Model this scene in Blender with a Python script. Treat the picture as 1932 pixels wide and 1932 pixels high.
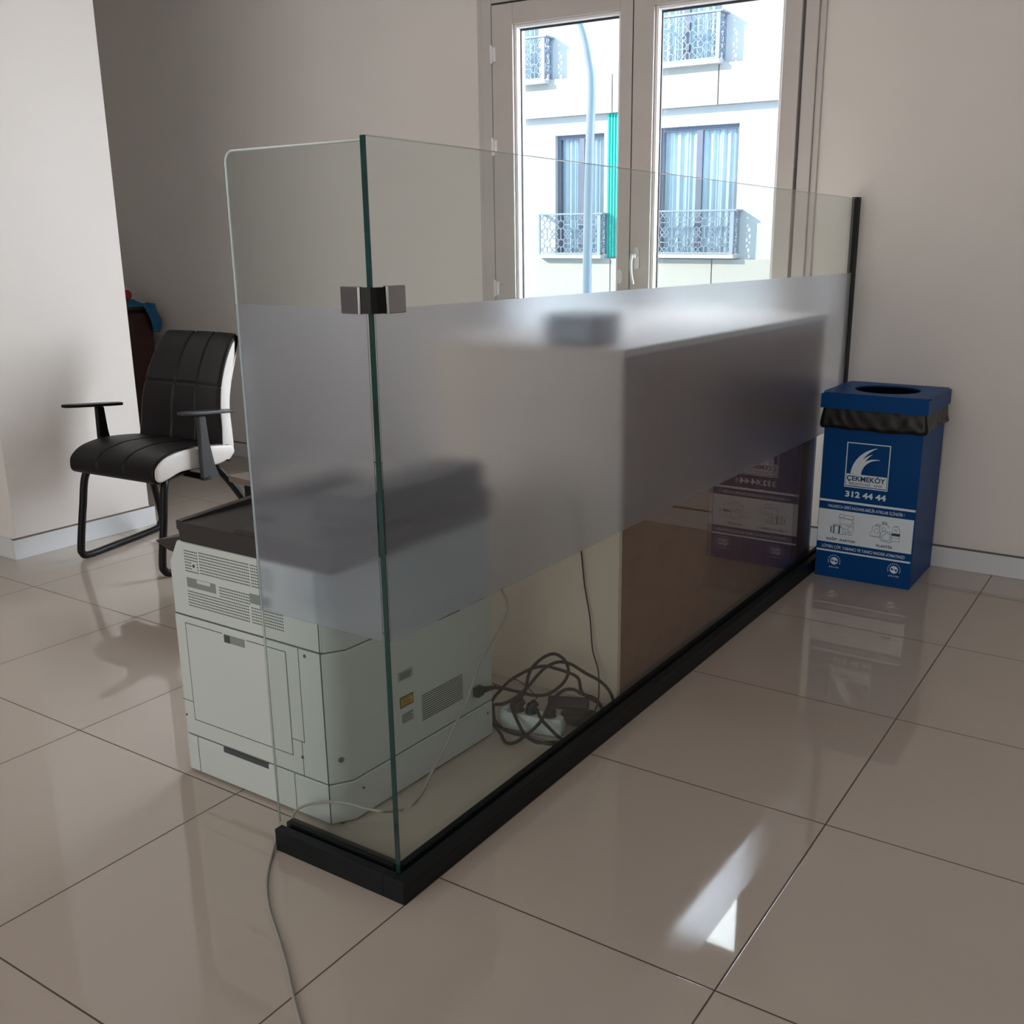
import bpy, bmesh, math, random
from mathutils import Vector, Matrix
random.seed(7)
sc = bpy.context.scene
for o in list(bpy.data.objects): bpy.data.objects.remove(o)
PI = math.pi
# ------------------------------------------------------------------ camera
RX = Vector((0.84871, 0.52885, 0.00045)); RY = Vector((0.13881, -0.22195, -0.96513)); RZ = Vector((-0.51031, 0.81918, -0.26179))
CAM = Vector((1.145544, -1.362332, 1.229796)); F = 1895.657; CX, CY = 1064.419, 975.464
cd = bpy.data.cameras.new('camera'); cam = bpy.data.objects.new('camera', cd); sc.collection.objects.link(cam)
m = Matrix.Identity(4)
for i in range(3):
    m[i][0] = RX[i]; m[i][1] = -RY[i]; m[i][2] = -RZ[i]; m[i][3] = CAM[i]
cam.matrix_world = m
cd.sensor_fit = 'HORIZONTAL'; cd.sensor_width = 36; cd.lens = F / 1932 * 36
cd.shift_x = -(CX - 966) / 1932; cd.shift_y = (CY - 966) / 1932; cd.clip_start = .02; cd.clip_end = 200
sc.camera = cam
# ------------------------------------------------------------------ world, sun, added fill
w = bpy.data.worlds.new('sky'); sc.world = w; w.use_nodes = True
nt = w.node_tree; bg = nt.nodes['Background']; bg.inputs[0].default_value = (.92, .95, 1.0, 1)
tc = nt.nodes.new('ShaderNodeTexCoord'); sx = nt.nodes.new('ShaderNodeSeparateXYZ'); mr = nt.nodes.new('ShaderNodeMapRange')   # hazy sky, brighter over the street side
mr.inputs[1].default_value = -.05; mr.inputs[2].default_value = .45; mr.inputs[3].default_value = 1.7; mr.inputs[4].default_value = 11.3
nt.links.new(tc.outputs['Generated'], sx.inputs[0]); nt.links.new(sx.outputs['Y'], mr.inputs[0]); nt.links.new(mr.outputs[0], bg.inputs[1])
m2 = nt.nodes.new('ShaderNodeMapRange'); m2.inputs[1].default_value = -.05; m2.inputs[2].default_value = .45; nt.links.new(sx.outputs['Y'], m2.inputs[0])
mc = nt.nodes.new('ShaderNodeMix'); mc.data_type = 'RGBA'; mc.inputs[6].default_value = (.58, .84, 1.1, 1); mc.inputs[7].default_value = (.93, .955, 1, 1); nt.links.new(m2.outputs[0], mc.inputs[0]); nt.links.new(mc.outputs[2], bg.inputs[0])
def lamp(name, kind, loc, direction, power, color=(1, 1, 1), sx=1, sy=1, angle=.01):
    d = bpy.data.lights.new(name, kind); o = bpy.data.objects.new(name, d); sc.collection.objects.link(o)
    o.location = loc; o.rotation_euler = Vector(direction).to_track_quat('-Z', 'Y').to_euler()
    d.energy = power; d.color = color
    if kind == 'AREA': d.shape = 'RECTANGLE'; d.size = sx; d.size_y = sy
    if kind == 'SUN': d.angle = angle
    return o
lamp('sun', 'SUN', (-10, -10, 12), (.28, .25, -.17), 5.5, (1, .92, .80), angle=.009)
lamp('rear_fill', 'AREA', (-.2, -4.7, 1.9), (0, 1, .15), 52, (1, .97, .94), 5.2, 2.0)  # added fill light behind the camera; the rear wall has no window
sc.view_settings.view_transform = 'Standard'; sc.view_settings.look = 'None'
sc.view_settings.exposure = 0.9; sc.view_settings.gamma = 1; sc.view_settings.use_curve_mapping = False

# ------------------------------------------------------------------ materials
def lin(c):
    return tuple(((x / 255) / 12.92 if x / 255 <= .04045 else ((x / 255 + .055) / 1.055) ** 2.4) for x in c)
def new_mat(name):
    mt = bpy.data.materials.new(name); mt.use_nodes = True; nt = mt.node_tree
    return mt, nt, nt.nodes['Principled BSDF'], nt.nodes['Material Output']
def mat(name, col, rough=.5, metal=0, spec=.5, var=.04, scale=6, bump=0, bscale=60, coat=0):
    mt, nt, b, out = new_mat(name)
    b.inputs['Roughness'].default_value = rough; b.inputs['Metallic'].default_value = metal
    b.inputs['Specular IOR Level'].default_value = spec; b.inputs['Coat Weight'].default_value = coat
    tc = nt.nodes.new('ShaderNodeTexCoord')
    n = nt.nodes.new('ShaderNodeTexNoise'); n.inputs['Scale'].default_value = scale; n.inputs['Detail'].default_value = 3
    nt.links.new(tc.outputs['Object'], n.inputs['Vector'])
    r = nt.nodes.new('ShaderNodeValToRGB')
    r.color_ramp.elements[0].position = .3; r.color_ramp.elements[1].position = .7
    r.color_ramp.elements[0].color = (*[x * (1 - var) for x in col], 1); r.color_ramp.elements[1].color = (*[min(1, x * (1 + var)) for x in col], 1)
    nt.links.new(n.outputs['Fac'], r.inputs['Fac']); nt.links.new(r.outputs['Color'], b.inputs['Base Color'])
    if bump:
        n2 = nt.nodes.new('ShaderNodeTexNoise'); n2.inputs['Scale'].default_value = bscale; n2.inputs['Detail'].default_value = 4
        nt.links.new(tc.outputs['Object'], n2.inputs['Vector'])
        bp = nt.nodes.new('ShaderNodeBump'); bp.inputs['Strength'].default_value = bump; bp.inputs['Distance'].default_value = .004
        nt.links.new(n2.outputs['Fac'], bp.inputs['Height']); nt.links.new(bp.outputs['Normal'], b.inputs['Normal'])
    return mt
def fresnel(nt, ior):      # the same reflectance on both faces of a pane
    f = nt.nodes.new('ShaderNodeFresnel'); g = nt.nodes.new('ShaderNodeNewGeometry'); mr = nt.nodes.new('ShaderNodeMapRange')
    mr.inputs[3].default_value = ior; mr.inputs[4].default_value = 1 / ior
    nt.links.new(g.outputs['Backfacing'], mr.inputs[0]); nt.links.new(mr.outputs[0], f.inputs[0]); return f
def glass_mat(name, tint, refl=1.0, ior=1.5, haze=0.0):
    mt, nt, b, out = new_mat(name); nt.nodes.remove(b)
    t = nt.nodes.new('ShaderNodeBsdfTransparent'); t.inputs[0].default_value = (*tint, 1)
    g = nt.nodes.new('ShaderNodeBsdfGlossy'); g.inputs['Roughness'].default_value = .0; g.inputs[0].default_value = (refl, refl, refl, 1)
    f = fresnel(nt, ior)
    mx = nt.nodes.new('ShaderNodeMixShader')
    nt.links.new(f.outputs[0], mx.inputs[0]); nt.links.new(t.outputs[0], mx.inputs[1]); nt.links.new(g.outputs[0], mx.inputs[2])
    last = mx
    if haze:
        d = nt.nodes.new('ShaderNodeBsdfDiffuse'); d.inputs[0].default_value = (.8, .85, .85, 1)
        m2 = nt.nodes.new('ShaderNodeMixShader'); m2.inputs[0].default_value = haze
        nt.links.new(mx.outputs[0], m2.inputs[1]); nt.links.new(d.outputs[0], m2.inputs[2]); last = m2
    nt.links.new(last.outputs[0], out.inputs[0]); return mt
def film_mat(name):
    mt, nt, b, out = new_mat(name); nt.nodes.remove(b)
    g = nt.nodes.new('ShaderNodeBsdfRefraction'); g.inputs['Roughness'].default_value = .21; g.inputs['IOR'].default_value = 1.3
    g.inputs[0].default_value = (.94, .95, 1.0, 1)
    gl = nt.nodes.new('ShaderNodeBsdfGlossy'); gl.inputs['Roughness'].default_value = .33
    f = fresnel(nt, 1.45)
    mx = nt.nodes.new('ShaderNodeMixShader'); nt.links.new(f.outputs[0], mx.inputs[0]); nt.links.new(g.outputs[0], mx.inputs[1]); nt.links.new(gl.outputs[0], mx.inputs[2])
    tr = nt.nodes.new('ShaderNodeBsdfTranslucent'); tr.inputs[0].default_value = (.84, .87, .95, 1)
    df = nt.nodes.new('ShaderNodeBsdfDiffuse'); df.inputs[0].default_value = (.78, .82, .90, 1)
    m1 = nt.nodes.new('ShaderNodeMixShader'); m1.inputs[0].default_value = .5
    nt.links.new(tr.outputs[0], m1.inputs[1]); nt.links.new(df.outputs[0], m1.inputs[2])
    m2 = nt.nodes.new('ShaderNodeMixShader'); m2.inputs[0].default_value = .09
    nt.links.new(mx.outputs[0], m2.inputs[1]); nt.links.new(m1.outputs[0], m2.inputs[2])
    nt.links.new(m2.outputs[0], out.inputs[0]); return mt
def floor_mat():
    mt, nt, b, out = new_mat('polished_porcelain_tiles'); L = nt.links
    tc = nt.nodes.new('ShaderNodeTexCoord'); sp = nt.nodes.new('ShaderNodeSeparateXYZ'); L.new(tc.outputs['Object'], sp.inputs[0])
    def M(op, a, c=None):
        x = nt.nodes.new('ShaderNodeMath'); x.operation = op
        for i, v in enumerate((a, c)):
            if v is None: continue
            if isinstance(v, (int, float)): x.inputs[i].default_value = v
            else: L.new(v, x.inputs[i])
        return x.outputs[0]
    def edge(s):      # distance to the nearest joint, in metres
        q = M('FRACT', M('ADD', M('DIVIDE', s, .6), .5)); return M('MULTIPLY', M('ABSOLUTE', M('SUBTRACT', q, .5)), .6)
    d = M('MINIMUM', edge(sp.outputs[0]), edge(sp.outputs[1]))
    g = M('LESS_THAN', d, .0017)
    n = nt.nodes.new('ShaderNodeTexNoise'); n.inputs['Scale'].default_value = 2.2; n.inputs['Detail'].default_value = 5
    L.new(tc.outputs['Object'], n.inputs['Vector'])
    r = nt.nodes.new('ShaderNodeValToRGB'); r.color_ramp.elements[0].color = (.455, .395, .345, 1); r.color_ramp.elements[1].color = (.51, .445, .39, 1)
    L.new(n.outputs['Fac'], r.inputs['Fac'])
    mx = nt.nodes.new('ShaderNodeMix'); mx.data_type = 'RGBA'; L.new(g, mx.inputs[0]); L.new(r.outputs[0], mx.inputs[6]); mx.inputs[7].default_value = (.09, .06, .045, 1)
    L.new(mx.outputs[2], b.inputs['Base Color'])
    L.new(M('ADD', M('MULTIPLY', g, .6), .03), b.inputs['Roughness']); b.inputs['Specular IOR Level'].default_value = .62
    h = M('MINIMUM', M('DIVIDE', d, .003), 1.0)
    bp = nt.nodes.new('ShaderNodeBump'); bp.inputs['Strength'].default_value = .25; bp.inputs['Distance'].default_value = .001; L.new(h, bp.inputs['Height']); L.new(bp.outputs[0], b.inputs['Normal'])
    return mt
M_ = {}
M_['floor'] = floor_mat()
M_['wall'] = mat('warm_white_paint', (.80, .765, .735), .75, var=.015, scale=1.5, bump=.05, bscale=220)
M_['ceil'] = mat('ceiling_paint', (.85, .84, .82), .8)
M_['base'] = mat('white_baseboard', (.72, .75, .78), .35, var=.02)
M_['upvc'] = mat('cream_upvc', (.58, .54, .52), .32, var=.02)
M_['gasket'] = mat('dark_gasket', (.03, .03, .035), .5)
M_['upvcw'] = mat('white_plastic', (.85, .86, .88), .3, var=.01)
M_['glass'] = glass_mat('partition_glass', (.935, .965, .955), refl=.85)
M_['wglass'] = glass_mat('window_glass', (.97, .985, .99), refl=.7)
M_['film'] = film_mat('frosted_film')
M_['gedge'] = mat('green_glass_edge', (.003, .040, .038), .12, spec=.8, var=.3, scale=9)
M_['pedge'] = mat('glass_edge_painted_lit', (.72, .80, .78), .15, var=.03)  # pale colour stands in for window light caught in the polished edge
M_['blackal'] = mat('black_anodised_aluminium', (.006, .008, .010), .5, spec=.25, var=.1)
M_['chrome'] = mat('chrome', (.36, .36, .39), .10, metal=1, var=.02)
M_['pw'] = mat('printer_offwhite_plastic', (.56, .615, .60), .42, var=.012, bump=.04, bscale=500)
M_['pseam'] = mat('printer_seam', (.06, .075, .075), .7)
M_['prec'] = mat('printer_recess', (.22, .25, .245), .6)
M_['pb'] = mat('printer_dark_plastic', (.030, .027, .027), .38, bump=.05, bscale=500)
M_['blk'] = mat('black_plastic', (.006, .006, .007), .40, spec=.22)
M_['leather'] = mat('black_leatherette', (.007, .0065, .007), .45, spec=.25, var=.15, bump=.12, bscale=260)
M_['wleather'] = mat('white_leatherette', (.66, .635, .61), .42, var=.02, bump=.1, bscale=200)
M_['blk_lit'] = mat('armrest_black_plastic_lit', (.035, .038, .042), .4)
M_['bin'] = mat('blue_corrugated_plastic', (.001, .062, .24), .42, spec=.15, var=.04, bump=.05, bscale=90)
M_['print'] = mat('pale_print', (.80, .90, 1.0), .5, var=.02, scale=40)
M_['ink'] = mat('blue_ink', (.01, .05, .13), .5)
M_['bag'] = mat('black_bin_liner', (.008, .0075, .0075), .36, spec=.3, var=.2, bump=.3, bscale=30)
M_['cream'] = mat('desk_end_laminate', (.80, .68, .57), .5, var=.02)
M_['mdf'] = mat('brown_hardboard', (.26, .115, .062), .6, var=.1, scale=12, bump=.1)
M_['device'] = mat('grey_device_plastic', (.42, .47, .56), .45)
M_['plinth'] = mat('taupe_plinth', (.24, .17, .12), .5, var=.05)
M_['dark'] = mat('dark_brown_veneer', (.040, .013, .010), .4, var=.25, scale=5)
M_['cloth'] = mat('blue_cloth', (.015, .13, .28), .8, var=.2, scale=20, bump=.3, bscale=120)
M_['red'] = mat('red_fabric', (.30, .03, .03), .6)
M_['whitecable'] = mat('grey_cable', (.36, .35, .32), .45)
M_['strip'] = mat('white_power_strip', (.62, .70, .70), .35)
M_['label'] = mat('grey_label', (.06, .06, .065), .5)
M_['labelw'] = mat('silver_label', (.35, .36, .38), .4)
M_['yellow'] = mat('yellow_label', (.62, .42, .03), .5)
M_['facade'] = mat('white_facade_render', (.44, .43, .42), .9, var=.02)
M_['spand'] = mat('cream_spandrel_panel', (.35, .315, .275), .6, var=.02)
M_['joint'] = mat('panel_joint', (.16, .13, .12), .8)
M_['fframe'] = mat('anthracite_window_frame', (.10, .11, .15), .4)
M_['fglass'] = mat('curtained_glazing', (.16, .21, .26), .12, spec=.9)
M_['curtain'] = mat('sheer_curtain', (.38, .45, .50), .9, var=.05)
M_['rail'] = mat('balcony_metal', (.21, .25, .31), .5)
M_['teal'] = mat('teal_cladding', (.0, .42, .34), .4)
M_['tealdk'] = mat('teal_cladding_groove', (.0, .22, .18), .4)
M_['pole'] = mat('galvanised_pole', (.085, .12, .15), .5)
M_['asph'] = mat('street_asphalt', (.12, .12, .12), .9)
M_['wood'] = mat('taupe_table_laminate', (.16, .125, .105), .4)

# ------------------------------------------------------------------ mesh helpers
def BM(): return bmesh.new()
def put(name, bm, mt, parent=None, smooth=False, bevel=0, label=None):
    me = bpy.data.meshes.new(name); bmesh.ops.recalc_face_normals(bm, faces=bm.faces); bm.to_mesh(me); bm.free()
    o = bpy.data.objects.new(name, me); sc.collection.objects.link(o)
    if isinstance(mt, (list, tuple)):
        for x in mt: me.materials.append(M_[x])
    else: me.materials.append(M_[mt])
    if smooth:
        for p in me.polygons: p.use_smooth = True
    if bevel:
        b = o.modifiers.new('bevel', 'BEVEL'); b.width = bevel; b.segments = 3; b.limit_method = 'ANGLE'; b.angle_limit = .6
        for p in me.polygons: p.use_smooth = True
        wn = o.modifiers.new('wn', 'WEIGHTED_NORMAL')
    if parent is not None:
        o.parent = parent; o.matrix_parent_inverse = PINV.get(parent.name, Matrix.Identity(4))
    if label: o['label'] = label
    return o
PINV = {}
def thing(name, label, cat, loc=(0, 0, 0), group=None):
    o = bpy.data.objects.new(name, None); sc.collection.objects.link(o); o.location = loc; o.empty_display_size = .1
    PINV[o.name] = Matrix.Translation(-Vector(loc))
    return tag(o, label, cat, group)
def tag(o, label, cat, group=None):
    o['label'] = label; o['category'] = cat
    if group: o['group'] = group
    return o
def struct(name, bm, mt, **k):
    o = put(name, bm, mt, **k); o['kind'] = 'structure'; return o
def box(bm, a, b, mi=0):
    x0, y0, z0 = a; x1, y1, z1 = b
    v = [bm.verts.new(p) for p in ((x0, y0, z0), (x1, y0, z0), (x1, y1, z0), (x0, y1, z0), (x0, y0, z1), (x1, y0, z1), (x1, y1, z1), (x0, y1, z1))]
    for f in ((0, 3, 2, 1), (4, 5, 6, 7), (0, 1, 5, 4), (1, 2, 6, 5), (2, 3, 7, 6), (3, 0, 4, 7)):
        fc = bm.faces.new([v[i] for i in f]); fc.material_index = mi
    return bm
def B(a, b): return box(BM(), a, b)
def prism(bm, poly, axis, a, b, mi=0):      # poly: 2-D outline; axis: the extruded one
    def P(q, t):
        return {'x': (t, q[0], q[1]), 'y': (q[0], t, q[1]), 'z': (q[0], q[1], t)}[axis]
    r0 = [bm.verts.new(P(q, a)) for q in poly]; r1 = [bm.verts.new(P(q, b)) for q in poly]; n = len(poly)
    fs = [bm.faces.new(r0[::-1]), bm.faces.new(r1)]
    for i in range(n): fs.append(bm.faces.new((r0[i], r0[(i + 1) % n], r1[(i + 1) % n], r1[i])))
    for f in fs: f.material_index = mi
    return bm
def spline(pts, n=8, closed=False):
    P = [Vector(p) for p in pts]; out = []; N = len(P)
    rng = range(N) if closed else range(N - 1)
    for i in rng:
        if closed: a, b, c, d = P[i - 1], P[i], P[(i + 1) % N], P[(i + 2) % N]
        else: a, b, c, d = P[max(0, i - 1)], P[i], P[i + 1], P[min(N - 1, i + 2)]
        for k in range(n):
            t = k / n
            out.append(.5 * ((2 * b) + (c - a) * t + (2 * a - 5 * b + 4 * c - d) * t * t + (3 * b - a - 3 * c + d) * t ** 3))
    if not closed: out.append(P[-1])
    return out
def tube(bm, pts, r, seg=10, ry=None, caps=True):
    P = [Vector(p) for p in pts]; rings = []; up = None
    for i, p in enumerate(P):
        t = (P[min(i + 1, len(P) - 1)] - P[max(i - 1, 0)])
        if t.length < 1e-9: t = Vector((0, 0, 1))
        t.normalize()
        if up is None:
            up = Vector((0, 0, 1)) if abs(t.z) < .9 else Vector((1, 0, 0))
        up = (up - t * up.dot(t)); up.normalize(); s = t.cross(up)
        ra = r(i / (len(P) - 1)) if callable(r) else r; rb = ry if ry else ra
        rings.append([bm.verts.new(p + s * (math.cos(2 * PI * k / seg) * ra) + up * (math.sin(2 * PI * k / seg) * rb)) for k in range(seg)])
    for a, b in zip(rings, rings[1:]):
        for k in range(seg): bm.faces.new((a[k], a[(k + 1) % seg], b[(k + 1) % seg], b[k]))
    if caps: bm.faces.new(rings[0][::-1]); bm.faces.new(rings[-1])
    return bm
def disc(bm, c, r, axis, h, seg=20):
    a = Vector(axis).normalized() * h / 2; c = Vector(c); return tube(bm, [c - a, c + a], r, seg)
def ray(u, v): return RX * ((u - CX) / F) + RY * ((v - CY) / F) + RZ
def on(u, v, n, q):          # where the sight line through a pixel of the photo meets a plane of the room
    d = ray(u, v); n = Vector(n); return CAM + d * ((Vector(q) - CAM).dot(n) / d.dot(n))
def text(s, x, z, y, size, mt, parent, wide=None, name='printed_text', rot=(PI / 2, 0, 0), bold=0, thick=.0002, axis='y', label=None):
    c = bpy.data.curves.new('t', 'FONT'); c.body = s; c.size = size; c.extrude = thick; c.offset = bold; c.resolution_u = 3
    o = bpy.data.objects.new('t', c); sc.collection.objects.link(o); bpy.context.view_layer.update()
    me = bpy.data.meshes.new_from_object(o.evaluated_get(bpy.context.evaluated_depsgraph_get())); bpy.data.objects.remove(o)
    xs = [v.co.x for v in me.vertices]; x0, x1 = min(xs), max(xs); k = (wide / (x1 - x0)) if wide else 1
    for v in me.vertices:
        a, b, d = (v.co.x - x0) * k, v.co.y, v.co.z
        v.co = Vector((x + a, y - d, z + b)) if axis == 'y' else Vector((y + d, x + a, z + b))
    me.materials.clear(); me.materials.append(M_[mt])
    o = bpy.data.objects.new(name, me); sc.collection.objects.link(o); o.parent = parent; o.matrix_parent_inverse = PINV[parent.name] if parent.name in PINV else Matrix.Identity(4)
    if label: o['label'] = label
    return o

# ------------------------------------------------------------------ room shell
WY = 2.65
X0, X1, Y0, H = -6.2, 4.2, -5.0, 3.05
WX0, WX1, WZ1 = -1.80, -.20, 2.33      # opening of the balcony door
struct('floor', B((X0, Y0, -.05), (X1, WY + .23, 0)), 'floor')
struct('ceiling', B((X0, Y0, H), (X1, WY + .25, H + .1)), 'ceil')
bm = BM(); box(bm, (X0, WY, 0), (WX0, WY + .25, H)); box(bm, (WX1, WY, 0), (X1, WY + .25, H)); box(bm, (WX0, WY, WZ1), (WX1, WY + .25, H))
struct('wall_back', bm, 'wall')
struct('wall_left', B((X0 - .1, Y0, 0), (X0, WY + .25, H)), 'wall')
struct('wall_right', B((X1, Y0, 0), (X1 + .1, WY + .25, H)), 'wall')
struct('wall_front', B((X0, Y0 - .1, 0), (X1, Y0, H)), 'wall')
struct('wall_pillar', B((-4.6, .765, 0), (-2.785, 1.385, H)), 'wall')
for nm, a, b in (('back', (X0, WY - .018, 0), (WX0, WY, .083)), ('back_right', (WX1, WY - .018, 0), (X1, WY, .083)),
                 ('pillar', (-2.785, .747, 0), (-2.767, 1.403, .083)), ('pillar_front', (-4.6, .747, 0), (-2.785, .765, .083)), ('pillar_back', (-4.6, 1.385, 0), (-2.785, 1.403, .083))):
    bmx = B(a, b)
    tp = (a[0] + .0, a[1], .083), (b[0], b[1], .085)
    o = struct('baseboard_' + nm, bmx, 'base', bevel=.002)
# thin sealant line on top of the baseboards
for nm, a, b in (('back', (X0, WY - .0185, .0832), (WX0, WY, .0862)), ('back_right', (WX1, WY - .0185, .0832), (X1, WY, .0862)), ('pillar', (-2.785, .747, .0832), (-2.7665, 1.403, .0858))):
    struct('trim_' + nm, B(a, b), 'joint')

# ------------------------------------------------------------------ balcony door in the back wall
win = bpy.data.objects.new('window_1', None); sc.collection.objects.link(win); win['kind'] = 'structure'; PINV['window_1'] = Matrix.Identity(4)
bm = BM()      # casing
box(bm, (-1.812, WY - .012, 0), (-1.785, WY + .04, 2.34)); box(bm, (-1.785, WY - .022, 0), (-1.727, WY + .07, 2.34))
box(bm, (-.273, WY - .022, 0), (-.22, WY + .07, 2.34)); box(bm, (-.22, WY - .012, 0), (-.195, WY + .04, 2.34))
box(bm, (-1.727, WY - .022, 2.262), (-.273, WY + .07, 2.34)); box(bm, (-1.727, WY - .01, 0), (-.273, WY + .07, .03))
put('window_frame', bm, 'upvc', win, bevel=.004)
bm = BM(); box(bm, (-1.729, WY - .006, .03), (-1.722, WY + .05, 2.262)); box(bm, (-.278, WY - .006, .03), (-.271, WY + .05, 2.262)); box(bm, (-1.003, WY - .031, .03), (-.999, WY + .05, 2.25)); box(bm, (-1.727, WY - .006, 2.252), (-.273, WY + .05, 2.262))
put('seal', bm, 'gasket', win)
def sash(x0, x1, gx0, gx1):
    bm = BM(); y0, y1 = WY - .032, WY + .04
    box(bm, (x0, y0, .04), (gx0, y1, 2.252)); box(bm, (gx1, y0, .04), (x1, y1, 2.252)); box(bm, (gx0, y0, 2.165), (gx1, y1, 2.252)); box(bm, (gx0, y0, .04), (gx1, y1, .14))
    s = put('sash', bm, 'upvc', win, bevel=.003)
    bm = BM(); y0, y1 = WY - .018, WY + .012; t = .014
    box(bm, (gx0, y0, .14), (gx0 + t, y1, 2.165)); box(bm, (gx1 - t, y0, .14), (gx1, y1, 2.165)); box(bm, (gx0 + t, y0, 2.151), (gx1 - t, y1, 2.165)); box(bm, (gx0 + t, y0, .14), (gx1 - t, y1, .154))
    put('glazing_bead', bm, 'upvcw', s, bevel=.003)
    bm = BM(); y0, y1 = WY + .012, WY + .02; q = .019
    box(bm, (gx0 + .008, y0, .14), (gx0 + q, y1, 2.16)); box(bm, (gx1 - q, y0, .14), (gx1 - .008, y1, 2.16)); box(bm, (gx0 + q, y0, 2.143), (gx1 - q, y1, 2.16))
    put('gasket', bm, 'gasket', s)
    put('glass_pane', B((gx0 + .006, WY + .024, .15), (gx1 - .006, WY + .030, 2.16)), 'wglass', s)
    return s
s1 = sash(-1.717, -1.003, -1.605, -1.062); s2 = sash(-.999, -.282, -.905, -.350)
for z in (2.05, 1.66, 1.03):
    bm = BM(); tube(bm, [(-1.716, WY - .038, z - .038), (-1.716, WY - .038, z + .038)], .0075, 14); box(bm, (-1.716, WY - .036, z - .03), (-1.695, WY - .031, z + .03))
    put('hinge', bm, 'upvcw', win, smooth=False)
bm = BM(); prism(bm, [(-.968 + .017 * math.cos(t * PI / 12), 1.172 + (.03 if math.sin(t * PI / 12) > 0 else -.03) + .017 * math.sin(t * PI / 12)) for t in range(24)], 'y', WY - .041, WY - .032)
disc(bm, (-.968, WY - .052, 1.182), .011, (0, 1, 0), .03)
tube(bm, spline([(-.968, WY - .068, 1.187), (-.970, WY - .074, 1.16), (-.968, WY - .074, 1.11), (-.958, WY - .072, 1.064)]), lambda t: .0075 - .002 * t, 10)
put('handle', bm, 'upvcw', win, smooth=True, label='white window handle on its oval plate')
bm = BM(); prism(bm, [(-1.046 + .013 * math.cos(t * PI / 12), 1.095 + .031 * math.sin(t * PI / 12)) for t in range(24)], 'y', WY - .043, WY - .032); disc(bm, (-1.046, WY - .046, 1.095), .006, (0, 1, 0), .01)
put('key_plate', bm, 'upvcw', win, bevel=.002, label='white oval escutcheon')
struct('trim_outer_reveal', B((-1.80, WY + .08, 0), (-1.735, WY + .26, 2.33)), 'facade')
# balcony parapet outside the door
struct('trim_parapet', B((-2.3, 3.55, -.4), (.5, 3.70, .86)), 'facade')
struct('floor_balcony', B((-2.3, WY + .235, -.2), (.5, 3.55, -.02)), 'facade')

# ------------------------------------------------------------------ street: block opposite, lamp
D = 17.0
apt = thing('apartment_building', 'white apartment block with cream bands and lattice balconies seen through the window', 'building', (-8, D, -6))
bm = BM()
wins = [(-8.17, -6.51, 3.38, .98), (-10.51, -9.36, 3.36, .98), (-8.42, -6.95, 6.9, 4.42), (-12.2, -10.9, 6.9, 4.38)]
# wall with openings cut as grid cells
xs = sorted({-22, 6} | {x for q in wins for x in q[:2]}); zs = sorted({-6, 8.2} | {z for q in wins for z in q[2:]})
for i in range(len(xs) - 1):
    for j in range(len(zs) - 1):
        cx, cz = (xs[i] + xs[i + 1]) / 2, (zs[j] + zs[j + 1]) / 2
        if any(q[0] < cx < q[1] and q[3] < cz < q[2] for q in wins): continue
        box(bm, (xs[i], D, zs[j]), (xs[i + 1], D + .3, zs[j + 1]))
bmesh.ops.remove_doubles(bm, verts=bm.verts, dist=1e-4)
put('wall', bm, 'facade', apt)
put('wall', B((-22, D + .3, -6), (6, D + 9, 8.2)), 'facade', apt)
for z0, z1 in ((3.70, 4.40), (.10, .96), (7.1, 7.8)):
    bm = BM(); xj = [-22, -13.9, -11.6, -9.1, -6.89, -4.4, -2, 1, 6]
    for a, b in zip(xj, xj[1:]): box(bm, (a + .012, D - .17, z0), (b - .012, D, z1))
    box(bm, (-22, D - .12, z0 + .01), (6, D - .01, z1 - .01), 1)
    put('spandrel_band', bm, ('spand', 'joint'), apt)
for (x0, x1, z1, z0) in wins:
    t = .075; xm = x0 + (x1 - x0) * .5
    bm = BM(); y0, y1 = D + .10, D + .18
    box(bm, (x0, y0, z0), (x0 + t, y1, z1)); box(bm, (x1 - t, y0, z0), (x1, y1, z1)); box(bm, (x0 + t, y0, z1 - t), (x1 - t, y1, z1)); box(bm, (x0 + t, y0, z0), (x1 - t, y1, z0 + t)); box(bm, (xm - .06, y0, z0 + t), (xm + .06, y1, z1 - t))
    fr = put('window', bm, 'fframe', apt)
    bm = BM(); n = 60
    for k in range(n):
        xa = x0 + t + (x1 - x0 - 2 * t) * k / n; xb = x0 + t + (x1 - x0 - 2 * t) * (k + 1) / n
        ya = D + .20 + .03 * math.sin(k * .9) + .015 * math.sin(k * 2.3); yb = D + .20 + .03 * math.sin((k + 1) * .9) + .015 * math.sin((k + 1) * 2.3)
        v = [bm.verts.new(p) for p in ((xa, ya, z0), (xb, yb, z0), (xb, yb, z1), (xa, ya, z1))]; bm.faces.new(v)
    bmesh.ops.remove_doubles(bm, verts=bm.verts, dist=1e-4)
    c = put('curtain', bm, 'curtain', fr); sm = c.modifiers.new('s', 'SOLIDIFY'); sm.thickness = .004
    put('pane', B((x0 + t, D + .13, z0 + t), (x1 - t, D + .14, z1 - t)), 'wglass', fr)
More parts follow.
